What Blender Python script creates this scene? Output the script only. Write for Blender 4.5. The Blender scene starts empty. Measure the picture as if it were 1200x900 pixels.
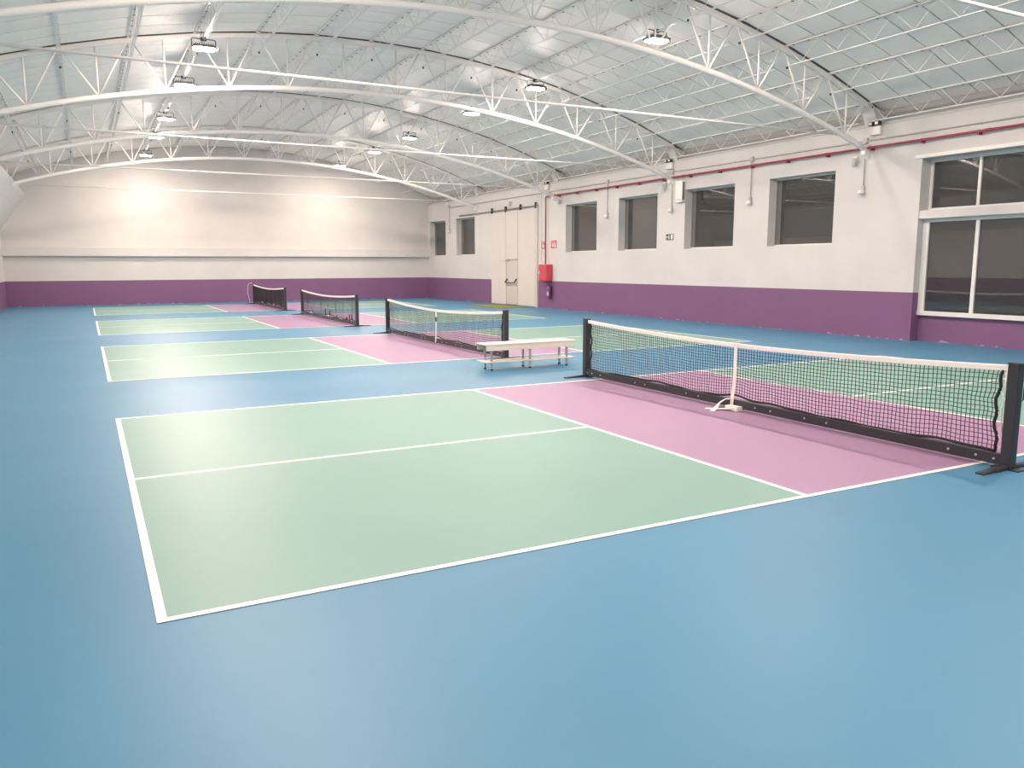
import bpy, bmesh, math, random
from mathutils import Vector, Matrix
random.seed(7)
scene = bpy.context.scene
C = scene.collection

# ------------------------------------------------------------------ camera
def make_camera():
    f, cx, cy, cz = 930.64, -0.1921, -4.1337, 1.7637
    yaw, pitch, roll = 0.4890, -0.1483, -0.0025
    fw = Vector((math.sin(yaw)*math.cos(pitch), math.cos(yaw)*math.cos(pitch), math.sin(pitch)))
    rt = Vector((math.cos(yaw), -math.sin(yaw), 0))
    up = rt.cross(fw)
    c, s = math.cos(roll), math.sin(roll)
    r2 = c*rt + s*up
    u2 = -s*rt + c*up
    cam = bpy.data.cameras.new('camera')
    cam.sensor_fit = 'HORIZONTAL'
    cam.sensor_width = 36.0
    cam.lens = f/1200*36.0
    cam.clip_end = 300
    o = bpy.data.objects.new('camera', cam)
    C.objects.link(o)
    o.matrix_world = Matrix(((r2.x, u2.x, -fw.x, cx), (r2.y, u2.y, -fw.y, cy), (r2.z, u2.z, -fw.z, cz), (0, 0, 0, 1)))
    scene.camera = o
make_camera()

# ------------------------------------------------------------------ world, exposure, lamp strength
world = bpy.data.worlds.new('night')
scene.world = world
world.use_nodes = True
bg = world.node_tree.nodes['Background']
bg.inputs[0].default_value = (0.010, 0.012, 0.018, 1)     # night outside the windows
bg.inputs[1].default_value = 1.0
vs = scene.view_settings
vs.view_transform = 'Standard'
vs.look = 'None'
vs.gamma = 1.0
vs.use_curve_mapping = False
vs.exposure = 0.08
LAMP_COLOR = (1.0, 0.82, 0.71, 1)
LAMP_STRENGTH = 690.0

# ------------------------------------------------------------------ main dimensions (metres)
XL, XR = -3.30, 16.65            # side walls
YB, YF = -9.0, 37.30             # back and far walls
XC = 6.675                       # ridge
PURPLE = 1.12                    # height of the painted band
ARCH_Y = [2.0, 9.25, 16.5, 23.75, 31.0]
PSTEP = 1.404                    # purlin spacing
NP = 7
R_TOP, Z_TOP = 26.6, 7.45
R_BOT, Z_BOT = 29.9, 6.17
def zc(x):
    d = x-XC
    return Z_TOP-(R_TOP-math.sqrt(R_TOP*R_TOP-d*d))
def zb(x):
    d = x-XC
    return Z_BOT-(R_BOT-math.sqrt(R_BOT*R_BOT-d*d))

# ------------------------------------------------------------------ materials
MATS = {}
def principled(name, col, rough=0.5, metal=0.0, spec=0.5, noise=0.0, nscale=4.0, bump=0.0, bscale=60.0, coat=0.0):
    m = bpy.data.materials.new(name)
    m.use_nodes = True
    nt = m.node_tree
    b = nt.nodes['Principled BSDF']
    b.inputs['Base Color'].default_value = (*col, 1)
    b.inputs['Roughness'].default_value = rough
    b.inputs['Metallic'].default_value = metal
    b.inputs['Specular IOR Level'].default_value = spec
    b.inputs['Coat Weight'].default_value = coat
    if noise or bump:
        tc = nt.nodes.new('ShaderNodeTexCoord')
    if noise:
        n = nt.nodes.new('ShaderNodeTexNoise')
        n.inputs['Scale'].default_value = nscale
        n.inputs['Detail'].default_value = 5
        nt.links.new(tc.outputs['Object'], n.inputs['Vector'])
        r = nt.nodes.new('ShaderNodeMapRange')
        r.inputs['From Min'].default_value = 0.3
        r.inputs['From Max'].default_value = 0.7
        r.inputs['To Min'].default_value = 1-noise
        r.inputs['To Max'].default_value = 1+noise
        nt.links.new(n.outputs['Fac'], r.inputs['Value'])
        mx = nt.nodes.new('ShaderNodeVectorMath')
        mx.operation = 'SCALE'
        mx.inputs[0].default_value = col
        nt.links.new(r.outputs['Result'], mx.inputs['Scale'])
        nt.links.new(mx.outputs['Vector'], b.inputs['Base Color'])
    if bump:
        n2 = nt.nodes.new('ShaderNodeTexNoise')
        n2.inputs['Scale'].default_value = bscale
        n2.inputs['Detail'].default_value = 3
        nt.links.new(tc.outputs['Object'], n2.inputs['Vector'])
        bp = nt.nodes.new('ShaderNodeBump')
        bp.inputs['Strength'].default_value = bump
        bp.inputs['Distance'].default_value = 0.01
        nt.links.new(n2.outputs['Fac'], bp.inputs['Height'])
        nt.links.new(bp.outputs['Normal'], b.inputs['Normal'])
    MATS[name] = m
    return m

def wall_material():
    """white plaster above, purple paint below 1.12 m, a few chips along the foot"""
    m = principled('wall_paint', (0.8, 0.8, 0.8), 0.6, spec=0.3)
    nt = m.node_tree
    L = nt.links.new
    b = nt.nodes['Principled BSDF']
    g = nt.nodes.new('ShaderNodeNewGeometry')
    sx = nt.nodes.new('ShaderNodeSeparateXYZ')
    L(g.outputs['Position'], sx.inputs[0])
    st = nt.nodes.new('ShaderNodeMath'); st.operation = 'LESS_THAN'
    L(sx.outputs['Z'], st.inputs[0]); st.inputs[1].default_value = PURPLE
    n = nt.nodes.new('ShaderNodeTexNoise')
    n.inputs['Scale'].default_value = 0.9; n.inputs['Detail'].default_value = 6
    L(g.outputs['Position'], n.inputs['Vector'])
    r = nt.nodes.new('ShaderNodeMapRange')
    r.inputs['From Min'].default_value = 0.3; r.inputs['From Max'].default_value = 0.7
    r.inputs['To Min'].default_value = 0.96; r.inputs['To Max'].default_value = 1.03
    L(n.outputs['Fac'], r.inputs['Value'])
    n2 = nt.nodes.new('ShaderNodeTexNoise')
    n2.inputs['Scale'].default_value = 5; n2.inputs['Detail'].default_value = 4
    L(g.outputs['Position'], n2.inputs['Vector'])
    mz = nt.nodes.new('ShaderNodeMath'); mz.operation = 'MULTIPLY_ADD'   # noise - z*3
    L(sx.outputs['Z'], mz.inputs[0]); mz.inputs[1].default_value = -3.0; L(n2.outputs['Fac'], mz.inputs[2])
    chip = nt.nodes.new('ShaderNodeMath'); chip.operation = 'GREATER_THAN'
    L(mz.outputs[0], chip.inputs[0]); chip.inputs[1].default_value = 0.56
    m1 = nt.nodes.new('ShaderNodeMix'); m1.data_type = 'RGBA'
    m1.inputs['A'].default_value = (0.625, 0.610, 0.595, 1)
    m1.inputs['B'].default_value = (0.205, 0.102, 0.205, 1)
    L(st.outputs[0], m1.inputs['Factor'])
    m2 = nt.nodes.new('ShaderNodeMix'); m2.data_type = 'RGBA'
    L(chip.outputs[0], m2.inputs['Factor'])
    L(m1.outputs['Result'], m2.inputs['A'])
    m2.inputs['B'].default_value = (0.40, 0.28, 0.42, 1)
    sc = nt.nodes.new('ShaderNodeVectorMath'); sc.operation = 'SCALE'
    L(m2.outputs['Result'], sc.inputs[0]); L(r.outputs['Result'], sc.inputs['Scale'])
    L(sc.outputs['Vector'], b.inputs['Base Color'])
    n3 = nt.nodes.new('ShaderNodeTexNoise')
    n3.inputs['Scale'].default_value = 35; n3.inputs['Detail'].default_value = 3
    L(g.outputs['Position'], n3.inputs['Vector'])
    bp = nt.nodes.new('ShaderNodeBump'); bp.inputs['Strength'].default_value = 0.15; bp.inputs['Distance'].default_value = 0.01
    L(n3.outputs['Fac'], bp.inputs['Height']); L(bp.outputs['Normal'], b.inputs['Normal'])
    return m

FR = 0.47
principled('floor_blue', (0.052, 0.200, 0.332), FR, spec=0.5, noise=0.05, nscale=0.5, bump=0.05, bscale=180)
principled('court_green', (0.162, 0.312, 0.272), FR, spec=0.5, noise=0.03, nscale=0.6, bump=0.05, bscale=180)
principled('court_mauve', (0.305, 0.180, 0.308), FR, spec=0.5, noise=0.03, nscale=0.6, bump=0.05, bscale=180)
principled('court_line_white', (0.82, 0.80, 0.74), FR, spec=0.5)
wall_material()
principled('white_steel', (0.86, 0.84, 0.81), 0.4)
principled('white_panel', (0.945, 0.905, 0.855), 0.5, noise=0.03, nscale=1.5)
principled('roof_backing', (0.28, 0.28, 0.28), 0.8)
principled('grey_board', (0.42, 0.42, 0.42), 0.8)
principled('white_plastic', (0.78, 0.77, 0.74), 0.45)
principled('grey_plastic', (0.48, 0.48, 0.46), 0.5)
principled('door_cream', (0.63, 0.600, 0.560), 0.5, noise=0.02, nscale=2)
principled('wicket_beige', (0.56, 0.530, 0.485), 0.5)
principled('seam_dark', (0.20, 0.19, 0.18), 0.7)
principled('black_metal', (0.036, 0.037, 0.041), 0.38)
principled('black_fabric', (0.018, 0.016, 0.018), 0.8)
principled('net_cord', (0.018, 0.018, 0.020), 0.8)
principled('tape_white', (0.84, 0.81, 0.76), 0.8, noise=0.03, nscale=12)
principled('steel', (0.62, 0.62, 0.63), 0.3, metal=1.0)
principled('grey_tube', (0.50, 0.52, 0.54), 0.35, metal=0.6)
principled('bench_wood', (0.80, 0.70, 0.60), 0.5, noise=0.05, nscale=3)
principled('red_paint', (0.56, 0.070, 0.095), 0.35)
principled('pipe_red', (0.34, 0.045, 0.075), 0.4)
principled('plum_paint', (0.22, 0.035, 0.16), 0.35)
principled('sign_red', (0.62, 0.05, 0.06), 0.5)
principled('sign_white', (0.82, 0.80, 0.78), 0.5)
principled('sign_green', (0.06, 0.10, 0.06), 0.5)
principled('mat_green', (0.20, 0.21, 0.045), 0.95, noise=0.25, nscale=30, bump=0.6, bscale=220)
principled('aluminium', (0.72, 0.72, 0.70), 0.4)
principled('dark_aluminium', (0.18, 0.18, 0.175), 0.4)
principled('lamp_housing', (0.17, 0.165, 0.16), 0.4, metal=0.4)
def glass_material():
    m = principled('window_glass', (0.040, 0.041, 0.041), 0.02, spec=0.5)
    m.node_tree.nodes['Principled BSDF'].inputs['IOR'].default_value = 1.95
    return m
glass_material()
def lamp_material():
    m = bpy.data.materials.new('lamp_lens')
    m.use_nodes = True
    nt = m.node_tree
    nt.nodes.clear()
    e = nt.nodes.new('ShaderNodeEmission')
    e.inputs[0].default_value = LAMP_COLOR
    e.inputs[1].default_value = LAMP_STRENGTH
    o = nt.nodes.new('ShaderNodeOutputMaterial')
    nt.links.new(e.outputs[0], o.inputs[0])
    MATS['lamp_lens'] = m
lamp_material()

# ------------------------------------------------------------------ mesh helpers
def bx(bm, x0, x1, y0, y1, z0, z1):
    v = [bm.verts.new(p) for p in ((x0,y0,z0),(x1,y0,z0),(x1,y1,z0),(x0,y1,z0),(x0,y0,z1),(x1,y0,z1),(x1,y1,z1),(x0,y1,z1))]
    for f in ((3,2,1,0),(4,5,6,7),(0,1,5,4),(1,2,6,5),(2,3,7,6),(3,0,4,7)):
        bm.faces.new([v[i] for i in f])
def prism(bm, pts, axis, a, b):
    """extrude a polygon of 2-D points between a and b along the axis"""
    def P(p, t):
        return {'x': (t, p[0], p[1]), 'y': (p[0], t, p[1]), 'z': (p[0], p[1], t)}[axis]
    A = [bm.verts.new(P(p, a)) for p in pts]
    B = [bm.verts.new(P(p, b)) for p in pts]
    n = len(pts)
    bm.faces.new(A[::-1]); bm.faces.new(B)
    for i in range(n):
        j = (i+1) % n
        bm.faces.new((A[i], A[j], B[j], B[i]))
def tube(bm, pts, r, seg=8, cap=True, flat=None):
    """round tube along a polyline; flat=(a,b) gives a rectangular-ish strap instead"""
    pts = [Vector(p) for p in pts]
    rings = []
    ref = None
    for i, p in enumerate(pts):
        t = (pts[min(i+1, len(pts)-1)]-pts[max(i-1, 0)]).normalized()
        if ref is None or abs(ref.dot(t)) > 0.95:
            ref = Vector((0, 0, 1)) if abs(t.z) < 0.9 else Vector((1, 0, 0))
        a = ref.cross(t).normalized()
        b = t.cross(a).normalized()
        ref = b
        ring = []
        for k in range(seg):
            an = 2*math.pi*(k+0.5)/seg
            ring.append(bm.verts.new(p+a*math.cos(an)*r+b*math.sin(an)*r))
        rings.append(ring)
    for i in range(len(rings)-1):
        for k in range(seg):
            j = (k+1) % seg
            bm.faces.new((rings[i][k], rings[i][j], rings[i+1][j], rings[i+1][k]))
    if cap:
        bm.faces.new(rings[0][::-1]); bm.faces.new(rings[-1])
def lathe(bm, prof, seg=20, center=(0, 0), axis='z'):
    rings = []
    for r, h in prof:
        ring = []
        for k in range(seg):
            a = 2*math.pi*k/seg
            p = (center[0]+r*math.cos(a), center[1]+r*math.sin(a), h)
            if axis == 'x': p = (h, p[0], p[1])
            if axis == 'y': p = (p[0], h, p[1])
            ring.append(bm.verts.new(p))
        rings.append(ring)
    for i in range(len(rings)-1):
        for k in range(seg):
            j = (k+1) % seg
            bm.faces.new((rings[i][k], rings[i][j], rings[i+1][j], rings[i+1][k]))
    bm.faces.new(rings[0][::-1]); bm.faces.new(rings[-1])
def mesh_of(name, bm, mat, smooth=False, bevel=0.0):
    if bevel:
        bmesh.ops.bevel(bm, geom=list(bm.edges), offset=bevel, segments=2, affect='EDGES', profile=0.5)
    bmesh.ops.recalc_face_normals(bm, faces=bm.faces)
    me = bpy.data.meshes.new(name)
    bm.to_mesh(me); bm.free()
    me.materials.append(MATS[mat])
    if smooth:
        for p in me.polygons: p.use_smooth = True
    return me
def link(name, data, parent=None, loc=None, rot=None):
    o = bpy.data.objects.new(name, data)
    C.objects.link(o)
    if parent: o.parent = parent
    if loc is not None: o.location = loc
    if rot is not None: o.rotation_euler = rot
    return o
def obj(name, bm, mat, parent=None, smooth=False, bevel=0.0, loc=None):
    return link(name, mesh_of(name, bm, mat, smooth, bevel), parent, loc)
def box(name, x0, x1, y0, y1, z0, z1, mat, parent=None, bevel=0.0):
    bm = bmesh.new(); bx(bm, x0, x1, y0, y1, z0, z1)
    return obj(name, bm, mat, parent, bevel=bevel)
def pipe(name, pts, r, mat, parent=None, seg=8):
    bm = bmesh.new(); tube(bm, pts, r, seg)
    return obj(name, bm, mat, parent, smooth=True)
def tag(o, label, cat, group=None):
    o['label'] = label; o['category'] = cat
    if group: o['group'] = group
    return o
def thing(name, label, cat, loc=(0, 0, 0), group=None):
    o = link(name, None, None, loc)
    return tag(o, label, cat, group)
def struct(o, label=None):
    o['kind'] = 'structure'
    if label: o['label'] = label
    return o
def dup(root, loc=None):
    def cp(o, parent):
        c = o.copy(); C.objects.link(c); c.parent = parent
        for ch in list(o.children): cp(ch, c)
        return c
    r = cp(root, None)
    if loc is not None: r.location = loc
    return r

# ================================================================== THE HALL
# ------------------------------------------------------------------ floor and painted courts
bm = bmesh.new(); bx(bm, XL-0.4, XR+0.5, YB-0.3, YF+0.3, -0.2, 0.0)
floor = struct(obj('floor', bm, 'floor_blue'), 'sky blue painted acrylic sports floor of the hall')
COURT_Y = [0.0, 9.506, 18.933, 28.432]
CL, CW, LW, NVZ = 13.41, 6.096, 0.05, 2.134
def painted(name, x0, x1, y0, y1, h, mat, label=None):
    o = box(name, x0, x1, y0, y1, 0.0002, h, mat, floor)
    if label: o['label'] = label
for cy in COURT_Y:
    n0, n1 = CL/2-NVZ, CL/2+NVZ
    painted('service_area', 0, n0, cy, cy+CW, 0.0022, 'court_green')
    painted('service_area', n1, CL, cy, cy+CW, 0.0022, 'court_green')
    painted('kitchen_area', n0, n1, cy, cy+CW, 0.0022, 'court_mauve')
    h = 0.0042
    painted('side_line', 0, CL, cy, cy+LW, h, 'court_line_white')
    painted('side_line', 0, CL, cy+CW-LW, cy+CW, h, 'court_line_white')
    painted('base_line', 0, LW, cy+LW, cy+CW-LW, h, 'court_line_white')
    painted('base_line', CL-LW, CL, cy+LW, cy+CW-LW, h, 'court_line_white')
    painted('kitchen_line', n0, n0+LW, cy+LW, cy+CW-LW, h, 'court_line_white')
    painted('kitchen_line', n1-LW, n1, cy+LW, cy+CW-LW, h, 'court_line_white')
    painted('centre_line', LW, n0, cy+CW/2-LW/2, cy+CW/2+LW/2, h, 'court_line_white')
    painted('centre_line', n1, CL-LW, cy+CW/2-LW/2, cy+CW/2+LW/2, h, 'court_line_white')

# ------------------------------------------------------------------ walls
WT = 5.08                         # top of the side walls
WTH = 0.45                        # wall thickness
WIN = [(10.16, 12.36), (13.70, 15.88), (17.26, 19.44), (20.82, 22.98), (31.33, 33.50), (34.89, 37.02)]
BAY = (2.90, 7.80)
DOOR = (25.28, 29.40)
bm = bmesh.new()
opens = [(a, b, 2.27, 4.10) for a, b in WIN]+[(BAY[0], BAY[1], 0.0, 4.12)]+[(DOOR[0]+0.1, DOOR[1]-0.1, 0.0, 4.05)]
ys = sorted({YB, YF}|{y for o in opens for y in o[:2]})
for a, b in zip(ys[:-1], ys[1:]):
    mid = (a+b)/2
    op = [o for o in opens if o[0] < mid < o[1]]
    if not op:
        bx(bm, XR, XR+WTH, a, b, 0, WT)
    else:
        z0, z1 = op[0][2], op[0][3]
        if z0 > 0: bx(bm, XR, XR+WTH, a, b, 0, z0)
        bx(bm, XR, XR+WTH, a, b, z1, WT)
bx(bm, XR+0.27, XR+WTH, BAY[0], BAY[1], 0, 0.62)        # recessed wall under the wide window
bmesh.ops.remove_doubles(bm, verts=bm.verts, dist=0.0001)
wall_right = struct(obj('wall_right', bm, 'wall_paint'), 'white wall with purple lower band and a row of dark windows')
for y in ARCH_Y:                                          # column heads that carry the arches
    bm = bmesh.new()
    prism(bm, [(XR-0.005, 5.00), (XR+0.32, 5.00), (XR+0.32, 5.30), (XR-0.08, 5.42), (XR-0.20, 5.40), (XR-0.08, 5.16)], 'y', y-0.24, y+0.10)
    obj('column_head', bm, 'wall_paint', wall_right)
box('wall_cable', XR-0.012, XR, YB, YF, 5.02, 5.04, 'grey_plastic', wall_right)
bm = bmesh.new(); bx(bm, XR+0.30, XR+WTH, YB, YF, WT, 5.50)
obj('eave_board', bm, 'grey_board', wall_right)

bm = bmesh.new()
bx(bm, XL-WTH, XL, YB, YF, 0, WT)
wall_left = struct(obj('wall_left', bm, 'wall_paint'), 'white left wall with purple lower band')
bm = bmesh.new()
prism(bm, [(XL, 3.35), (XL+1.06, 4.86), (XL+1.02, 4.90), (XL, 4.90)], 'y', YB, YF)
obj('sloping_soffit', bm, 'wall_paint', wall_left)
bm = bmesh.new(); bx(bm, XL-WTH, XL-0.2, YB, YF, WT, 5.55)
obj('eave_board', bm, 'grey_board', wall_left)

def end_wall(name, y0, y1, label):
    bm = bmesh.new()
    xs = [XL-WTH+(XR-XL+2*WTH)*i/40 for i in range(41)]
    pts = [(xs[0], 0), (xs[-1], 0)]+[(x, zc(x)+0.14) for x in reversed(xs)]
    prism(bm, pts, 'y', y0, y1)
    return struct(obj(name, bm, 'wall_paint'), label)
wall_far = end_wall('wall_far', YF, YF+0.3, 'white far end wall with purple lower band and arched top')
wall_back = end_wall('wall_back', YB-0.3, YB, 'white end wall behind the viewer')
struct(box('trim_1', XL, XR, YF-0.17, YF, 2.22, 2.64, 'wall_paint', bevel=0.01), 'shallow white beam running along the far wall')

# ------------------------------------------------------------------ ceiling: backing, panels, lattice purlins
bm = bmesh.new()
N = 48
xa, xb = XL-WTH, XR+WTH
prev = None
for i in range(N+1):
    x = xa+(xb-xa)*i/N
    cur = [bm.verts.new((x, y, zc(x)+h)) for y, h in ((YB-0.3, 0.07), (YF+0.3, 0.07), (YF+0.3, 0.14), (YB-0.3, 0.14))]
    if prev:
        for a in range(4):
            b = (a+1) % 4
            bm.faces.new((prev[a], prev[b], cur[b], cur[a]))
    else:
        bm.faces.new(cur)
    prev = cur
bm.faces.new(prev[::-1])
ceiling = struct(obj('ceiling', bm, 'roof_backing'), 'shallow arched roof lined with white panels on white lattice purlins')

PX = [XC+PSTEP*k for k in range(-NP, NP+1)]
spans = [(YB, ARCH_Y[0])]+list(zip(ARCH_Y[:-1], ARCH_Y[1:]))+[(ARCH_Y[-1], YF)]
cam_loc = scene.camera.location
cells = []
edges_x = [XL-0.19]+PX[1:-1]+[XR+0.29]
for y0, y1 in spans:
    n = max(1, round((y1-y0-0.16)/0.79))
    a0, a1 = y0+0.10, y1-0.115
    for j in range(n):
        ya, yb = a0+(a1-a0)*j/n+0.015, a0+(a1-a0)*(j+1)/n-0.015
        for xa_, xb_ in zip(edges_x[:-1], edges_x[1:]):
            cells.append((xa_, xb_, ya, yb))
imv = scene.camera.matrix_world.inverted()
def in_view(c):
    p = imv @ Vector(((c[0]+c[1])/2, (c[2]+c[3])/2, zc((c[0]+c[1])/2)))
    if p.z > -1: return None
    u, v = p.x/-p.z*930.64, p.y/-p.z*930.64
    if abs(u) > 640 or abs(v) > 480: return None
    d = Vector((p.x, p.y, p.z)).length
    return abs(zc((c[0]+c[1])/2)-cam_loc.z)/d**3
ranked = sorted([(in_view(c) or 0, i) for i, c in enumerate(cells)], reverse=True)
single = {i for s, i in ranked[:300] if s > 0}
def panel_into(bm, xa_, xb_, ya, yb, base=(0, 0, 0)):
    za, zb_ = zc(xa_), zc(xb_)
    t = Vector((xb_-xa_, 0, zb_-za)); t.normalize()
    nrm = Vector((-t.z, 0, t.x))
    a = Vector((xa_, 0, za))+t*0.008+nrm*0.005
    b = Vector((xb_, 0, zb_))-t*0.008+nrm*0.005
    P = [a, b, b+nrm*0.035, a+nrm*0.035]
    A = [bm.verts.new((p.x-base[0], ya-base[1], p.z-base[2])) for p in P]
    B = [bm.verts.new((p.x-base[0], yb-base[1], p.z-base[2])) for p in P]
    bm.faces.new(A[::-1]); bm.faces.new(B)
    for i in range(4):
        j = (i+1) % 4
        bm.faces.new((A[i], A[j], B[j], B[i]))
pcache = {}
rest = bmesh.new()
for i, (xa_, xb_, ya, yb) in enumerate(cells):
    if i in single:
        key = (round(xa_, 3), round(yb-ya, 3))
        mid = ((xa_+xb_)/2, (ya+yb)/2, zc((xa_+xb_)/2))
        if key not in pcache:
            b2 = bmesh.new(); panel_into(b2, xa_, xb_, ya, yb, mid)
            pcache[key] = mesh_of('panel', b2, 'white_panel')
        link('panel', pcache[key], ceiling, mid)
    else:
        panel_into(rest, xa_, xb_, ya, yb)
po = obj('panel_field', rest, 'white_panel', ceiling)
po['kind'] = 'stuff'

PD = 0.46                          # purlin depth
pur_cache = {}
for y0, y1 in spans:
    L = y1-y0-0.16
    key = round(L, 2)
    if key not in pur_cache:
        b1 = bmesh.new()
        for z0 in (-0.035,):                       # two angles back to back, top and bottom
            bx(b1, -0.045, -0.006, 0, L, -0.035, -0.004); bx(b1, 0.006, 0.045, 0, L, -0.035, -0.004)
        ins = 0.10
        bx(b1, -0.032, -0.006, ins, L-ins, -PD, -PD+0.016); bx(b1, 0.006, 0.032, ins, L-ins, -PD, -PD+0.016)
        pm = mesh_of('purlin', b1, 'white_steel')
        b2 = bmesh.new()
        n = max(1, round(L/0.84))
        pts = [(0, 0.02, -0.02)]
        for j in range(n):
            pts += [(0, L*(j+0.5)/n, -PD+0.015), (0, min(L-0.02, L*(j+1)/n), -0.02)]
        for p, q in zip(pts[:-1], pts[1:]): tube(b2, [p, q], 0.0070, 5)
        wm = mesh_of('web_rod', b2, 'white_steel')
        b3 = bmesh.new()                            # bolt heads under the top flange
        nb = max(1, round(L/0.42))
        for j in range(nb):
            yy = L*(j+0.5)/nb
            bx(b3, -0.030, 0.030, yy-0.018, yy+0.018, -0.041, -0.034)
        bo = mesh_of('bolt_row', b3, 'roof_backing')
        pur_cache[key] = (pm, wm, bo)
    pm, wm, bo = pur_cache[key]
    for i, x in enumerate(PX):
        p = link('purlin', pm, ceiling, (x, y0+0.08, zc(x)))
        link('web_rod', wm, p)
        r = link('bolt_row', bo, p); r['kind'] = 'stuff'
clip_bm = bmesh.new(); bx(clip_bm, -0.018, 0.018, -0.02, 0.02, -0.035, 0.015)
clip_me = mesh_of('clip', clip_bm, 'black_metal', bevel=0.005)
for y in ARCH_Y[1:]:
    for i, x in enumerate(PX[1:-1]):
        link('clip', clip_me, ceiling, (x, y-0.14, zc(x)-PD-0.01))

# ------------------------------------------------------------------ arched trusses
def make_truss():
    t = thing('roof_truss', 'x', 'truss', (XC, 0, 0), 'white arched lattice trusses under the roof')
    xs = [-9.93+19.86*i/48 for i in range(49)]
    bm = bmesh.new(); tube(bm, [(x, 0, zb(XC+x)) for x in xs], 0.062, 10)
    obj('bottom_chord', bm, 'white_steel', t, smooth=True)
    bm = bmesh.new()
    for s in (-1, 1):                               # two angles with a gap between
        a, b = (0.012, 0.075) if s > 0 else (-0.075, -0.012)
        prev = None
        for x in [-9.93+19.86*i/48 for i in range(49)]:
            z = zc(XC+x)
            cur = [bm.verts.new((x, y, zz)) for y, zz in ((a, z-0.12), (b, z-0.12), (b, z-0.02), (a, z-0.02))]
            if prev:
                for q in range(4):
                    w = (q+1) % 4
                    bm.faces.new((prev[q], prev[w], cur[w], cur[q]))
            else: bm.faces.new(cur)
            prev = cur
        bm.faces.new(prev[::-1])
    obj('top_chord', bm, 'white_steel', t)
    def strut(x0, z0, x1, z1, r=0.021):
        bm = bmesh.new(); tube(bm, [(x0, 0, z0), (x1, 0, z1)], r, 6)
        obj('strut', bm, 'white_steel', t, smooth=True)
    for k in range(-NP, NP):
        xm = PSTEP*(k+0.5)
        zbm = zb(XC+xm)+0.05
        for xt in (PSTEP*k, xm, PSTEP*(k+1)):
            strut(xm+0.03*(xt-xm), zbm, xt+(0.06 if xt < xm else -0.06 if xt > xm else 0), zc(XC+xt)-0.09)
    for s in (-1, 1):
        bm = bmesh.new()
        prism(bm, [(s*9.80, 4.37), (s*9.97, 4.26), (s*9.97, 4.62), (s*9.80, 4.55)], 'y', -0.06, 0.06)
        obj('bearing_bracket', bm, 'white_steel', t)
        bm = bmesh.new()                            # gusset where the tie rod meets the chord
        xg = s*8.95
        prism(bm, [(xg-0.16, 4.72), (xg+0.16, 4.72), (xg+0.16, zb(XC+xg+0.16)), (xg-0.16, zb(XC+xg-0.16))], 'y', -0.012, 0.012)
        obj('gusset', bm, 'white_steel', t)
    bm = bmesh.new(); tube(bm, [(-8.95, 0, 4.77), (8.95, 0, 4.77)], 0.023, 8)
    obj('tie_rod', bm, 'white_steel', t, smooth=True)
    return t
truss0 = make_truss()
truss_labels = ['white arched truss, nearest, only its tie rod crosses the top right corner',
                'white arched truss whose bottom chord sweeps across the top of the picture',
                'white arched truss second in view, bottom chord glowing warm beside the lamps',
                'white arched truss over the hose cabinet, second from the far wall',
                'white arched truss standing closest to the far end wall']
for i, y in enumerate(ARCH_Y):
    t = truss0 if i == 0 else dup(truss0)
    t.location = (XC, y, 0)
    t['label'] = truss_labels[i]

# ------------------------------------------------------------------ windows
def small_window(idx, y0, y1):
    z0, z1 = 2.27, 4.10
    xg = XR+0.31
    w = link('window_%d' % idx, None, None, (xg, (y0+y1)/2, z0))
    struct(w, ['dark window nearest the wide window', 'dark window second from the wide window', 'dark window third from the wide window, left of the exit sign',
               'dark window just right of the red hose cabinet', 'dark window beside the sliding door on its far side', 'dark window in the far corner of the right wall'][idx-1])
    hy, hz = (y1-y0)/2, z1-z0
    bm = bmesh.new()
    t = 0.045
    bx(bm, -0.03, 0.05, -hy, hy, 0, t); bx(bm, -0.03, 0.05, -hy, hy, hz-t, hz)
    bx(bm, -0.03, 0.05, -hy, -hy+t, t, hz-t)
    obj('frame', bm, 'aluminium', w)
    bm = bmesh.new(); bx(bm, -0.03, 0.05, hy-t, hy, t, hz-t); bx(bm, -0.015, 0.04, hy-0.17, hy-t, t, hz-t)
    obj('sash', bm, 'dark_aluminium', w)
    bm = bmesh.new(); bx(bm, 0.0, 0.008, -hy+t, hy-0.17, t, hz-t)
    obj('pane', bm, 'window_glass', w)
for i, (a, b) in enumerate(WIN): small_window(i+1, a, b)

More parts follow.
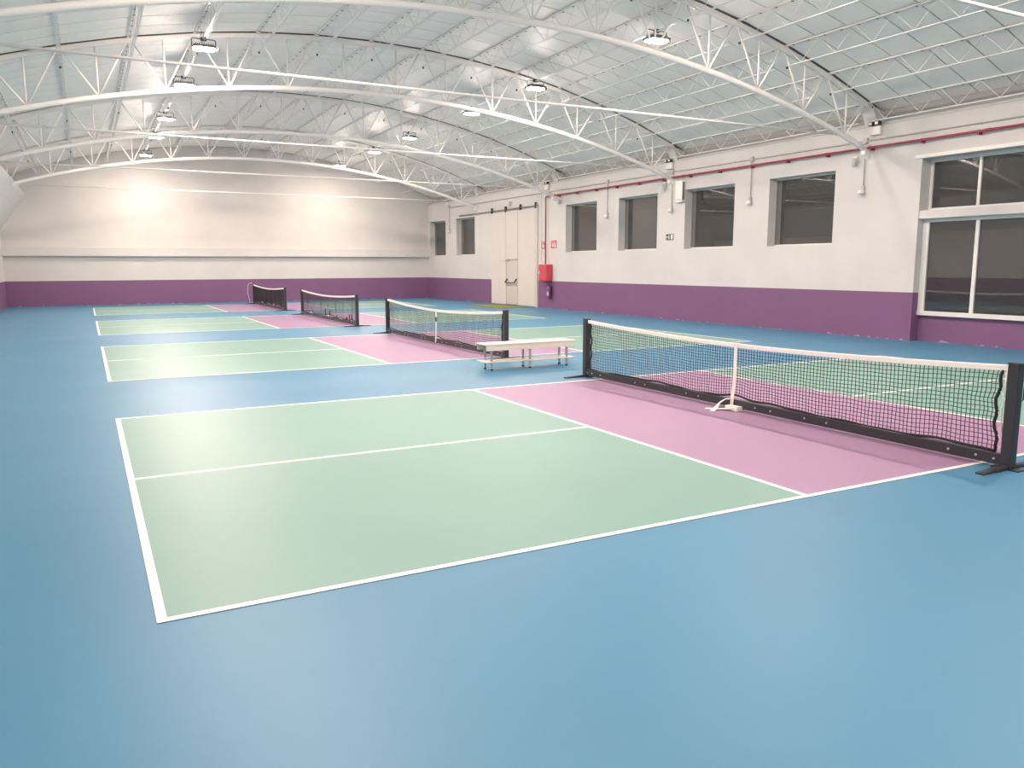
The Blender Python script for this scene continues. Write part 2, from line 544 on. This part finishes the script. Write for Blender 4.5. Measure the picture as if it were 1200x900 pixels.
def wide_window():
    y0, y1 = BAY
    w = struct(link('window_7', None, None, (XR+0.2, y1, 0.62)), 'wide white framed window pair in the recess at right')
    ox, oy, oz = XR+0.2, y1, 0.62
    def part(name, xa_, xb_, ya, yb, za, zb_, mat, par=None, bevel=0.0):
        bm = bmesh.new(); bx(bm, xa_-ox, xb_-ox, ya-oy, yb-oy, za-oz, zb_-oz)
        return obj(name, bm, mat, par or w, bevel=bevel)
    xf = XR+0.21
    lower = part('lower_frame', xf-0.03, XR+WTH, y0, y1, 0.60, 0.70, 'aluminium')
    part('frame_head', xf-0.02, xf+0.10, y0, y1, 2.71, 2.79, 'aluminium', w)
    mull = [7.72, 6.52, 5.32, 4.12, 2.98]
    for k, m in enumerate(mull):
        hw = 0.075 if k in (0, 4) else 0.04
        part('mullion', xf-0.02, xf+0.09, m-hw, m+hw, 0.70, 2.71, 'aluminium')
    for k in range(4):
        a, b = mull[k+1]+(0.075 if k == 3 else 0.04), mull[k]-(0.075 if k == 0 else 0.04)
        part('pane', xf+0.02, xf+0.03, a, b, 0.70, 2.71, 'window_glass')
    part('transom', XR+0.03, XR+WTH, y0, y1, 2.79, 2.97, 'wall_paint')
    xu = XR+0.36
    part('upper_frame_sill', xu-0.03, xu+0.06, y0, y1, 2.97, 3.03, 'aluminium')
    part('upper_frame_head', xu-0.03, xu+0.06, y0, y1, 4.05, 4.12, 'aluminium')
    mu = [7.77, 6.65, 5.45, 4.25, 2.93]
    for k, m in enumerate(mu):
        part('mullion', xu-0.03, xu+0.06, m-0.03, m+0.03, 3.03, 4.05, 'aluminium')
    for k in range(4):
        part('pane', xu+0.01, xu+0.02, mu[k+1]+0.03, mu[k]-0.03, 3.03, 4.05, 'window_glass')
    part('header_strip', XR-0.035, XR, y0-0.15, y1+0.16, 4.13, 4.21, 'white_plastic')
wide_window()

# ------------------------------------------------------------------ sliding door with wicket
def sliding_door():
    y0, y1 = DOOR
    d = struct(link('door_1', None, None, (XR-0.03, (y0+y1)/2, 0)), 'tall cream sliding door with a small escape door in it')
    ox, oy = XR-0.03, (y0+y1)/2
    xf, xk = XR-0.075, XR-0.015
    def part(name, xa_, xb_, ya, yb, za, zb_, mat, par=None, bevel=0.0):
        px, py = (ox, oy)
        bm = bmesh.new(); bx(bm, xa_-px, xb_-px, ya-py, yb-py, za, zb_)
        return obj(name, bm, mat, par or d, bevel=bevel)
    part('leaf', xf, xk, 27.945, y1, 0.02, 4.15, 'door_cream', bevel=0.006)
    part('leaf', xf, xk, y0, 26.79, 0.02, 4.15, 'door_cream', bevel=0.006)
    part('leaf', xf, xk, 26.825, 27.92, 2.06, 4.15, 'door_cream', bevel=0.006)
    part('back_sheet', xk, xk+0.01, y0, y1, 0.02, 4.15, 'seam_dark')
    wk = part('escape_door', xf+0.008, xk, 26.835, 27.905, 0.03, 2.01, 'wicket_beige', bevel=0.005)
    b = bmesh.new()
    for yy in (26.92, 27.80): tube(b, [(xf-ox, yy-oy, 1.16), (xf-ox-0.05, yy-oy, 1.12), (xf-ox-0.11, yy-oy, 1.02)], 0.035, 6)
    obj('bar_arm', b, 'black_metal', wk)
    b = bmesh.new(); tube(b, [(xf-ox-0.11, 26.90-oy, 1.0), (xf-ox-0.11, 27.82-oy, 1.0)], 0.022, 8)
    obj('panic_bar', b, 'black_metal', wk, smooth=True)
    part('rail_plate', xf-0.005, xf+0.01, 26.86, 27.88, 0.88, 0.93, 'wicket_beige', wk)
    part('door_closer', xf-0.07, xf+0.005, 27.60, 27.90, 1.98, 2.05, 'grey_plastic', wk)
    part('closer_arm', xf-0.06, xf-0.04, 27.85, 28.35, 1.955, 1.975, 'grey_plastic', wk)
    part('drip_strip', xf-0.03, xf+0.005, 26.83, 27.6, 2.03, 2.06, 'door_cream', d)
    part('track_rail', xf-0.02, xf+0.02, y0-0.2, 33.0, 4.20, 4.24, 'dark_aluminium')
    for yy in (29.28, 27.93, 26.55, 25.22):
        part('hanger', xf-0.05, xf+0.03, yy-0.05, yy+0.05, 4.12, 4.36, 'black_metal', bevel=0.01)
    part('guide_post', xf-0.01, XR, y0-0.16, y0-0.05, 0.0, 4.30, 'door_cream')
    part('seam_strip', xf-0.004, xf, 26.78, 26.835, 2.9, 4.15, 'grey_plastic')
sliding_door()

# ================================================================== NETS
def wob(s, seed):
    return (math.sin(s*2.1+seed)*0.5+math.sin(s*4.7+seed*1.7)*0.3+math.sin(s*9.3+seed*0.6)*0.2)
def finish(n, h, cable):
    if cable:
        bm = bmesh.new()
        pts = [(-0.02, h+0.05, 0.90), (-0.06, h+0.08, 0.97), (-0.15, h+0.10, 0.97), (-0.24, h+0.10, 0.86), (-0.26, h+0.10, 0.5), (-0.20, h+0.08, 0.22), (-0.18, h+0.06, 0.015)]
        tube(bm, pts, 0.008, 6)
        obj('loose_cord', bm, 'tape_white', n, smooth=True)
    return n
def make_net(y0, y1, label, seed, pitch, cord, sag, bunch, crank=False, strap='tail', cable=False, buckle=False):
    """posts at y0 (near) and y1 (far); local origin at the middle of the net on the floor"""
    XN = 6.77
    ym = (y0+y1)/2
    n = thing('pickleball_net', label, 'net', (XN, ym, 0), 'portable nets across the four courts')
    h = (y1-y0)/2
    H = 0.925
    for s in (-1, 1):
        bm = bmesh.new(); bx(bm, -0.042, 0.042, s*h-0.048, s*h+0.048, 0.012, H)
        p = obj('post', bm, 'black_metal', n, bevel=0.006)
        bm = bmesh.new(); bx(bm, -0.045, 0.045, s*h-0.051, s*h+0.051, H-0.012, H+0.006)
        obj('post_cap', bm, 'black_metal', p, bevel=0.004)
        bm = bmesh.new()
        prism(bm, [(-0.40, 0), (0.40, 0), (0.40, 0.014), (0.08, 0.034), (-0.08, 0.034), (-0.40, 0.014)], 'y', s*h-0.035, s*h+0.035)
        obj('foot', bm, 'black_metal', n)
        bm = bmesh.new(); bx(bm, -0.05, 0.05, s*h-0.12, s*h+0.12, 0.0, 0.012)
        obj('base_plate', bm, 'black_metal', n)
    bm = bmesh.new(); bx(bm, -0.035, 0.035, -h+0.04, h-0.04, 0.028, 0.125)
    beam = obj('base_beam', bm, 'black_metal', n, bevel=0.005)
    bolt = bmesh.new(); lathe(bolt, [(0.012, -0.002), (0.012, 0.005), (0.008, 0.009)], 8, axis='x')
    bme = mesh_of('bolt', bolt, 'steel')
    for y in (-h+0.10, -h+0.26, -h+0.52, -1.42, -1.12, -0.62, -0.38, 0.62, 0.86, 1.75, 1.98, h-0.45, h-0.22, h-0.10):
        b = link('bolt', bme, beam, (-0.040, y, 0.078)); b.rotation_euler = (0, math.pi, 0)
    def ztop(y):
        t = abs(y)/h
        return H-0.015-sag*(1-t**1.8)
    ye = h-0.085
    tape_h = 0.052
    M = 60
    bm = bmesh.new()
    prev = None
    for i in range(M+1):
        y = -h+0.04+(2*h-0.08)*i/M
        z = ztop(y)
        xo = 0.004*wob(y*2, seed)
        cur = [bm.verts.new((xo+a, y, z+b)) for a, b in ((-0.011, -tape_h), (0.011, -tape_h), (0.012, -0.010), (0.006, 0), (-0.006, 0), (-0.012, -0.010))]
        if prev:
            for q in range(6):
                w = (q+1) % 6
                bm.faces.new((prev[q], prev[w], cur[w], cur[q]))
        else: bm.faces.new(cur)
        prev = cur
    bm.faces.new(prev[::-1])
    obj('top_tape', bm, 'tape_white', n, smooth=False)
    # hanging net surface
    def zbot(y):
        z = 0.135+0.02*wob(y*1.3, seed+2)+bunch*max(0, wob(y*1.1, seed+5))*0.22
        z += 0.045*math.exp(-(y/0.25)**2)
        return z
    def P(y, t):                                   # t 0 top, 1 bottom
        z = ztop(y)-tape_h+0.006
        z = z+(zbot(y)-z)*t
        x = 0.012*math.sin(t*math.pi)*wob(y*1.5, seed)+0.0
        # side edges pull inward in scallops
        e = ye-0.018-0.035*math.sin(t*math.pi)-0.012*math.sin(t*21)
        w_ = max(0.0, (abs(y)/ye-0.86)/0.14)**1.6
        return (x, y-math.copysign((ye-e)*w_, y), z)
    bm = bmesh.new()
    nv = int(2*ye/pitch); nh = int(0.76/pitch)
    for i in range(nv+1):
        y = -ye+2*ye*i/nv
        sway = 0.004*math.sin(i*1.9+seed)
        tube(bm, [P(max(-ye, min(ye, y+sway*math.sin(t*9))), t) for t in [q/8 for q in range(9)]], cord, 4, cap=False)
    for j in range(1, nh+1):
        t = j/nh
        tube(bm, [P(-ye+2*ye*q/110, t+0.004*math.sin(q*0.9+j)) for q in range(111)], cord, 4, cap=False)
    mo = obj('net_mesh', bm, 'net_cord', n)
    mo['kind'] = 'stuff'
    # black binding at both sides and along the foot
    for s in (-1, 1):
        bm = bmesh.new()
        tube(bm, [P(s*ye, t/14) for t in range(15)], 0.014, 6)
        obj('side_binding', bm, 'black_fabric', n, smooth=True)
        bm = bmesh.new()                            # lacing cord between the net and the post
        pts = []
        for t in range(9):
            q = P(s*ye, t/8)
            pts.append(q if t % 2 == 0 else (0, s*(h-0.05), q[2]-0.02))
        tube(bm, pts, 0.0045, 4)
        obj('lacing', bm, 'tape_white' if s < 0 else 'black_fabric', n)
    bm = bmesh.new()
    tube(bm, [P(-ye+2*ye*q/90, 1.0) for q in range(91)], 0.013, 6)
    obj('foot_binding', bm, 'black_fabric', n, smooth=True)
    if bunch:                                       # gathered folds of spare net along the foot
        rr = random.Random(seed)
        for k in range(7):
            y = -ye*0.9+1.8*ye*rr.random()
            bm = bmesh.new()
            q = P(y, 1.0)
            hh = 0.05+0.16*rr.random()
            tube(bm, [(q[0]-0.02, y-0.05, 0.12), (q[0]-0.03, y+0.03*rr.random(), q[2]+hh*0.4), (q[0]-0.01, y+0.12*(rr.random()-0.5), q[2]+hh)], 0.014, 5)
            obj('gathered_fold', bm, 'black_fabric', n, smooth=True)
    # centre strap
    if not strap: return finish(n, h, cable)
    z0 = ztop(0)
    bm = bmesh.new()
    pts = [(-0.016, z0+0.004), (-0.018, z0-0.3), (-0.026, 0.30), (-0.044, 0.15), (-0.050, 0.05)] if strap == 'tail' else [(-0.016, z0+0.004), (-0.018, z0-0.3), (-0.03, 0.13), (-0.042, 0.04)]
    for (xa_, za), (xb_, zb_) in zip(pts[:-1], pts[1:]):
        w = 0.026
        A = [bm.verts.new(p) for p in ((xa_, -w, za), (xa_, w, za), (xa_-0.004, w, za), (xa_-0.004, -w, za))]
        B = [bm.verts.new(p) for p in ((xb_, -w, zb_), (xb_, w, zb_), (xb_-0.004, w, zb_), (xb_-0.004, -w, zb_))]
        bm.faces.new(A); bm.faces.new(B[::-1])
        for q in range(4):
            e = (q+1) % 4
            bm.faces.new((A[q], A[e], B[e], B[q]))
    bx(bm, -0.02, 0.02, -0.026, 0.026, z0-0.004, z0+0.004)
    st = obj('centre_strap', bm, 'tape_white', n)
    if buckle:
        bm = bmesh.new(); bx(bm, -0.034, -0.016, -0.034, 0.024, z0-0.27, z0-0.17)
        obj('buckle', bm, 'black_metal', st, bevel=0.004)
    if strap == 'tail':
        bm = bmesh.new()
        # loose end lying on the floor in front of the beam
        path = [(-0.06, 0.02, 0.13), (-0.10, 0.06, 0.125), (-0.15, 0.10, 0.08), (-0.20, 0.11, 0.02), (-0.28, 0.06, 0.007), (-0.37, -0.01, 0.006)]
        for w, pth in ((0.027, path), (0.042, [(-0.05, -0.12, 0.035), (-0.09, -0.09, 0.03), (-0.16, 0.0, 0.018), (-0.24, 0.10, 0.009), (-0.30, 0.19, 0.006)])):
            prev = None
            for i, p in enumerate(pth):
                a = Vector(pth[max(0, i-1)]); b = Vector(pth[min(len(pth)-1, i+1)])
                t = (b-a); t.z = 0; t.normalize(); sd = Vector((-t.y, t.x, 0))*w
                p = Vector(p)
                cur = [bm.verts.new(p+sd), bm.verts.new(p-sd), bm.verts.new(p-sd+Vector((0, 0, 0.004))), bm.verts.new(p+sd+Vector((0, 0, 0.004)))]
                if prev:
                    for q in range(4):
                        e = (q+1) % 4
                        bm.faces.new((prev[q], prev[e], cur[e], cur[q]))
                else: bm.faces.new(cur)
                prev = cur
            bm.faces.new(prev[::-1])
        bx(bm, -0.13, -0.036, -0.17, 0.03, 0.006, 0.060)
        obj('strap_end', bm, 'tape_white', st)
    if crank:
        bm = bmesh.new()
        tube(bm, [(0.05, -h, 0.77), (0.13, -h, 0.77), (0.145, -h, 0.755), (0.145, -h, 0.60), (0.13, -h, 0.585), (0.05, -h, 0.585)], 0.006, 6)
        obj('tension_handle', bm, 'black_metal', n, smooth=True)
        pipe('tension_rope', [(-0.02, -h+0.06, 0.88), (-0.03, -h+0.065, 0.7), (-0.025, -h+0.08, 0.45), (-0.02, -h+0.055, 0.3)], 0.006, 'tape_white', n, 6)
    return n
make_net(-0.22, 6.42, 'long black net on the nearest court, loose white strap end on the floor', 1.3, 0.0445, 0.0033, 0.095, 0.0, crank=True)
make_net(9.20, 15.93, 'black net on the second court behind the white bench', 2.9, 0.045, 0.0033, 0.13, 0.0, strap='plain', buckle=True)
make_net(18.62, 25.35, 'black net on the third court with net bunched along its foot', 4.4, 0.043, 0.0032, 0.10, 0.35, strap=None)
make_net(28.13, 34.85, 'farthest black net, standing close to the purple end wall', 6.1, 0.036, 0.0042, 0.10, 0.5, strap=None, cable=True)

# ================================================================== BENCH
def make_bench():
    x0, x1, y0, y1, H = 5.63, 7.40, 7.74, 8.12, 0.455
    cx, cy = (x0+x1)/2, (y0+y1)/2
    b = thing('bench', 'low white changing room bench with steel legs and shelf between two nets', 'bench', (cx, cy, 0))
    hl, hw = (x1-x0)/2, (y1-y0)/2
    def part(name, xa_, xb_, ya, yb, za, zb_, mat, par=None, bevel=0.004):
        bm = bmesh.new(); bx(bm, xa_, xb_, ya, yb, za, zb_)
        return obj(name, bm, mat, par or b, bevel=bevel)
    part('seat_board', -hl, hl, -hw, hw, H-0.022, H, 'bench_wood')
    part('apron', -hl+0.02, hl-0.02, -hw+0.004, -hw+0.026, H-0.115, H-0.026, 'bench_wood')
    part('apron', -hl+0.02, hl-0.02, hw-0.026, hw-0.004, H-0.115, H-0.026, 'bench_wood')
    for x in (-0.745, 0.0, 0.745):
        for y in (-0.125, 0.125):
            lg = part('leg', x-0.017, x+0.017, y-0.017, y+0.017, 0.02, H-0.022, 'grey_tube')
            part('leg_tip', x-0.019, x+0.019, y-0.019, y+0.019, 0.0, 0.025, 'black_metal', lg)
        part('cross_bar', x-0.014, x+0.014, -0.108, 0.108, 0.112, 0.138, 'grey_tube')
    part('shelf_slat', -hl, hl, -0.175, -0.142, 0.138, 0.156, 'bench_wood')
    part('shelf_slat', -hl, hl, -0.105, -0.01, 0.138, 0.156, 'bench_wood')
    part('shelf_slat', -hl, hl, 0.01, 0.105, 0.138, 0.156, 'bench_wood')
    part('shelf_slat', -hl, hl, 0.142, 0.175, 0.138, 0.156, 'bench_wood')
make_bench()

# ------------------------------------------------------------------ door mat
bm = bmesh.new(); bx(bm, 14.75, 16.25, 25.25, 28.35, 0.0, 0.018)
tag(obj('door_mat', bm, 'mat_green', bevel=0.006), 'olive green mat on the floor before the sliding door', 'mat')

# ================================================================== FLOODLIGHTS
def make_lamp():
    l = thing('floodlight', 'x', 'lamp', (0, 0, 0), 'floodlights hung from the purlins')
    bm = bmesh.new(); bx(bm, -0.235, 0.235, -0.185, 0.185, -0.02, 0.035)
    hs = obj('housing', bm, 'lamp_housing', l, bevel=0.012, loc=(0, 0, 0.05))
    hs.rotation_euler = (math.radians(2), 0, 0)
    for k in range(9):
        x = -0.18+0.045*k
        bm = bmesh.new(); bx(bm, x-0.004, x+0.004, -0.14, 0.14, 0.034, 0.075)
        obj('fin', bm, 'lamp_housing', hs)
    bm = bmesh.new()                               # lens facing down; its glowing side band is added to brighten the ceiling
    cur = []
    for k in range(24):
        an = 2*math.pi*k/24
        c, s_ = math.cos(an), math.sin(an)
        q = (abs(c)**5+abs(s_)**5)**-0.2             # rounded rectangle
        cur.append((0.215*c*q, 0.165*s_*q))
    prism(bm, cur, 'z', -0.041, -0.0205)
    obj('lens', bm, 'lamp_lens', hs)
    bm = bmesh.new()
    tube(bm, [(-0.25, 0, 0.05), (-0.25, 0, 0.215), (-0.235, 0, 0.23), (0.235, 0, 0.23), (0.25, 0, 0.215), (0.25, 0, 0.05)], 0.011, 6)
    obj('yoke', bm, 'lamp_housing', l)
    bm = bmesh.new(); bx(bm, -0.06, 0.06, -0.04, 0.04, 0.195, 0.255)
    obj('mount_plate', bm, 'black_metal', l)
    bm = bmesh.new(); bx(bm, 0.262, 0.335, -0.045, 0.045, 0.015, 0.085)
    obj('junction_box', bm, 'lamp_housing', l, bevel=0.008)
    return l
lamp0 = make_lamp()
rows = [(PX[4], [(15.2, 'nearest'), (19.2, 'second'), (24.7, 'third'), (28.9, 'fourth'), (34.3, 'farthest')], 'left row of lamps'),
        (PX[10], [(10.1, 'nearest'), (15.3, 'second'), (19.35, 'third'), (24.8, 'fourth'), (28.95, 'fifth'), (34.1, 'farthest')], 'right row of lamps')]
first = True
for x, spots, rn in rows:
    for y, nm in spots:
        l = lamp0 if first else dup(lamp0)
        first = False
        l.location = (x, y, zc(x)-PD-0.205)
        l['label'] = 'lit floodlight with dark bracket, %s in the %s' % (nm, rn)
for x, y in ((PX[4], 10.1), (PX[4], 6.0), (PX[10], 6.0), (PX[4], 0.8), (PX[10], 0.8), (PX[4], -4.5), (PX[10], -4.5)):
    l = dup(lamp0, (x, y, zc(x)-PD-0.205))
    l['label'] = 'lit floodlight hanging above the near court outside the picture'
    l['group'] = 'floodlights outside the picture'

# ================================================================== SERVICES ON THE RIGHT WALL
XW = XR-0.003
p = thing('water_pipe', 'red fire water pipe running high along the right wall above the windows', 'pipe', (XW-0.10, 24.37, 1.79))
ox, oy, oz = XW-0.07, 24.37, 1.79
bm = bmesh.new()
tube(bm, [(0, 0, 0.012), (0, 0, 2.66), (0, -0.02, 2.71), (0, -0.07, 2.73), (0, -29.5, 2.73)], 0.027, 8)
obj('pipe_run', bm, 'pipe_red', p, smooth=True)
clp = bmesh.new(); bx(clp, -0.030, 0.10, -0.012, 0.012, -0.075, 0.030)
cm = mesh_of('clamp', clp, 'pipe_red')
for k in range(21): link('clamp', cm, p, (0, -1.0-1.3*k, 2.73))
jn = bmesh.new(); lathe(jn, [(0.036, -0.06), (0.036, 0.06)], 10, axis='y')
jm = mesh_of('coupling', jn, 'pipe_red', smooth=False)
for yy in (-2.5, -8.5, -14.0, -18.1): link('coupling', jm, p, (0, yy, 2.73))

c = thing('wall_conduit', 'thin grey cable conduit running along the right wall above the red pipe', 'conduit', (XW-0.02, 34.4, 4.70))
pipe('conduit_run', [(0, 0, 0), (0, -40, 0)], 0.018, 'grey_plastic', c, 6)
pipe('conduit_drop', [(0, -9.53, 0), (0, -9.53, -3.55)], 0.014, 'white_plastic', c, 6)
for k in range(14):
    bm = bmesh.new(); bx(bm, -0.026, 0.02, -0.015, 0.015, -0.024, 0.024)
    obj('saddle', bm, 'grey_plastic', c, loc=(0, -1.5-2.4*k, 0))

def drop(y, ztop_, label):
    d = thing('wall_sensor', label, 'sensor', (XW, y, 3.50), 'cable drops with small sensors on the right wall')
    pipe('drop_tube', [(-0.03, 0, 0.13), (-0.03, 0, ztop_-3.50-0.05)], 0.014, 'grey_plastic', d, 6)
    bm = bmesh.new(); bx(bm, -0.07, 0, -0.06, 0.06, ztop_-3.50-0.06, ztop_-3.50+0.07)
    obj('junction_box', bm, 'grey_plastic', d, bevel=0.008)
    bm = bmesh.new(); bx(bm, -0.06, 0, -0.045, 0.045, 0.04, 0.15)
    obj('sensor_body', bm, 'grey_plastic', d, bevel=0.008)
    bm = bmesh.new(); lathe(bm, [(0.02, 0.05), (0.07, 0.03), (0.085, -0.03), (0.05, -0.06)], 12, center=(-0.09, 0))
    obj('sensor_dome', bm, 'white_plastic', d, smooth=True)
drop(34.30, 4.75, 'grey cable drop and sensor between the two farthest windows')
drop(20.10, 4.72, 'grey cable drop and sensor left of the third window')
drop(16.50, 4.70, 'grey cable drop and sensor above the exit sign')
drop(13.04, 4.70, 'grey cable drop and sensor between the two nearest small windows')
drop(9.30, 4.70, 'grey cable drop and sensor between nearest small window and wide window')

def emergency(y, label):
    e = thing('emergency_light', label, 'light', (XW, y, 4.74), 'twin head emergency lights on the right wall')
    bm = bmesh.new(); bx(bm, -0.10, 0, -0.14, 0.14, 0.06, 0.26)
    obj('battery_box', bm, 'white_plastic', e, bevel=0.012)
    for s in (-1, 1):
        bm = bmesh.new(); bx(bm, -0.16, -0.05, s*0.085-0.06, s*0.085+0.06, 0.27, 0.36)
        hd = obj('lamp_head', bm, 'black_metal', e, bevel=0.012)
        bm = bmesh.new(); bx(bm, -0.166, -0.160, s*0.085-0.042, s*0.085+0.042, 0.285, 0.345)
        obj('lamp_glass', bm, 'white_plastic', hd)
emergency(9.02, 'twin head emergency light beside the nearest truss foot')
emergency(16.62, 'twin head emergency light above the exit sign')
emergency(24.35, 'twin head emergency light above the red hose cabinet')
emergency(34.45, 'twin head emergency light over the two farthest windows')

def speaker(y, z, label):
    s = thing('wall_camera', label, 'camera', (XW, y, z), 'small wall cameras under the trusses')
    bm = bmesh.new(); bx(bm, -0.05, 0, -0.04, 0.04, -0.06, 0.08)
    obj('bracket', bm, 'white_plastic', s, bevel=0.006)
    bm = bmesh.new(); lathe(bm, [(0.045, -0.16), (0.055, -0.14), (0.055, 0.02), (0.03, 0.04)], 12, center=(-0.11, -0.02))
    obj('camera_body', bm, 'grey_plastic', s, smooth=True)
speaker(9.55, 4.28, 'small grey camera at the foot of the nearest truss')
speaker(16.85, 4.30, 'small grey camera at the truss foot above the exit sign')
speaker(23.35, 4.30, 'small grey camera beside the red pipe elbow')
speaker(27.5, 4.50, 'small grey camera above the sliding door')

w = thing('wall_unit', 'narrow white wall unit left of the second small window', 'wall unit', (XW, 16.05, 3.72))
bm = bmesh.new(); bx(bm, -0.13, 0, -0.16, 0.16, 0, 0.66)
obj('unit_body', bm, 'white_plastic', w, bevel=0.015)
bm = bmesh.new(); bx(bm, -0.11, -0.03, -0.166, -0.158, 0.08, 0.62)
obj('side_grille', bm, 'seam_dark', w)
bm = bmesh.new(); bx(bm, -0.134, -0.128, -0.10, 0.10, 0.06, 0.10)
obj('front_slot', bm, 'grey_plastic', w)

# fire hose cabinet and extinguisher
hc = thing('fire_hose_cabinet', 'red fire hose cabinet on the wall right of the sliding door', 'cabinet', (XW, 24.28, 1.12))
bm = bmesh.new(); bx(bm, -0.28, 0, -0.32, 0.32, 0, 0.68)
bd = obj('body', bm, 'red_paint', hc, bevel=0.01)
bm = bmesh.new(); bx(bm, -0.296, -0.281, -0.30, 0.30, 0.02, 0.66)
dr = obj('door', bm, 'red_paint', hc, bevel=0.005)
bm = bmesh.new(); bx(bm, -0.32, -0.297, 0.24, 0.285, 0.30, 0.42)
obj('latch', bm, 'sign_white', dr, bevel=0.004)
fe = thing('fire_extinguisher', 'small plum red fire extinguisher hung below the hose cabinet', 'extinguisher', (XW-0.11, 24.05, 0.40))
bm = bmesh.new(); lathe(bm, [(0.05, 0.0), (0.085, 0.015), (0.09, 0.06), (0.09, 0.40), (0.075, 0.46), (0.035, 0.50), (0.03, 0.53)], 16)
obj('cylinder', bm, 'plum_paint', fe, smooth=True)
bm = bmesh.new(); lathe(bm, [(0.03, 0.525), (0.035, 0.54), (0.03, 0.58)], 10); bx(bm, -0.03, 0.03, -0.10, 0.03, 0.58, 0.60); bx(bm, -0.02, 0.02, -0.09, 0.02, 0.55, 0.565)
obj('valve_handle', bm, 'black_metal', fe)
bm = bmesh.new(); tube(bm, [(0, -0.03, 0.55), (-0.02, -0.11, 0.50), (-0.02, -0.125, 0.35), (-0.01, -0.115, 0.18)], 0.012, 6)
obj('hose', bm, 'black_fabric', fe, smooth=True)
bm = bmesh.new()
prev = None
for k in range(7):
    a = math.pi*(0.72+0.56*k/6)
    cur = [bm.verts.new((0.0925*math.cos(a), 0.0925*math.sin(a), z)) for z in (0.14, 0.30)]
    if prev: bm.faces.new((prev[0], cur[0], cur[1], prev[1]))
    prev = cur
obj('paper_label', bm, 'grey_plastic', fe)
bm = bmesh.new(); bx(bm, 0.08, 0.11, -0.03, 0.03, 0.30, 0.50)
obj('wall_hook', bm, 'black_metal', fe)

# signs
def sign(name, label, y, z, hy, hz, base, marks):
    s = thing(name, label, 'sign', (XW-0.006, y, z))
    bm = bmesh.new(); bx(bm, -0.004, 0.006, -hy, hy, -hz, hz)
    pl = obj('plate', bm, base, s)
    for mname, mat, polys in marks:
        bm = bmesh.new()
        for poly in polys: prism(bm, poly, 'x', -0.0065, -0.0042)
        obj(mname, bm, mat, s)
def rect(a, b, c, d): return [(a, c), (b, c), (b, d), (a, d)]
def ring(cx, cy, r, n=16): return [(cx+r*math.cos(2*math.pi*k/n), cy+r*math.sin(2*math.pi*k/n)) for k in range(n)]
# local y grows to the left as seen from inside the hall
sign('fire_sign', 'square red and white fire hose sign right of the red pipe', 23.87, 2.60, 0.21, 0.155, 'sign_red',
     [('hose_symbol', 'sign_white', [ring(0.07, -0.03, 0.075), rect(-0.17, -0.05, -0.12, -0.02)]), ('hose_hub', 'sign_red', [ring(0.07, -0.03, 0.035)]),
      ('flame_symbol', 'sign_white', [[(-0.15, 0.0), (-0.06, 0.0), (-0.05, 0.06), (-0.09, 0.12), (-0.11, 0.07), (-0.14, 0.10)], rect(0.0, 0.16, 0.085, 0.115)])])
sign('fire_sign', 'narrow red and white fire sign left of the red pipe', 24.73, 2.59, 0.12, 0.15, 'sign_red',
     [('extinguisher_symbol', 'sign_white', [rect(-0.02, 0.05, -0.11, 0.04), rect(-0.005, 0.035, 0.05, 0.08), [(-0.09, -0.10), (-0.04, -0.10), (-0.05, -0.02), (-0.07, 0.02)], rect(-0.09, 0.09, 0.10, 0.12)])])
sign('exit_sign', 'small dark green running man exit sign between two windows', 16.58, 2.66, 0.185, 0.095, 'sign_green',
     [('running_figure', 'sign_white', [ring(0.045, 0.055, 0.016), [(0.02, 0.035), (0.065, 0.03), (0.055, -0.02), (0.02, -0.015)],
                                         [(0.05, -0.02), (0.03, -0.02), (0.06, -0.075), (0.085, -0.075)], [(0.03, -0.02), (0.015, -0.01), (-0.02, -0.05), (-0.005, -0.06)],
                                         [(0.065, 0.03), (0.095, 0.0), (0.085, -0.008), (0.06, 0.015)]]),
      ('doorway_symbol', 'sign_white', [rect(-0.165, -0.06, -0.075, 0.075)]),
      ('arrow_symbol', 'sign_white', [[(0.115, 0.0), (0.145, 0.035), (0.145, 0.012), (0.172, 0.012), (0.172, -0.012), (0.145, -0.012), (0.145, -0.035)]])])
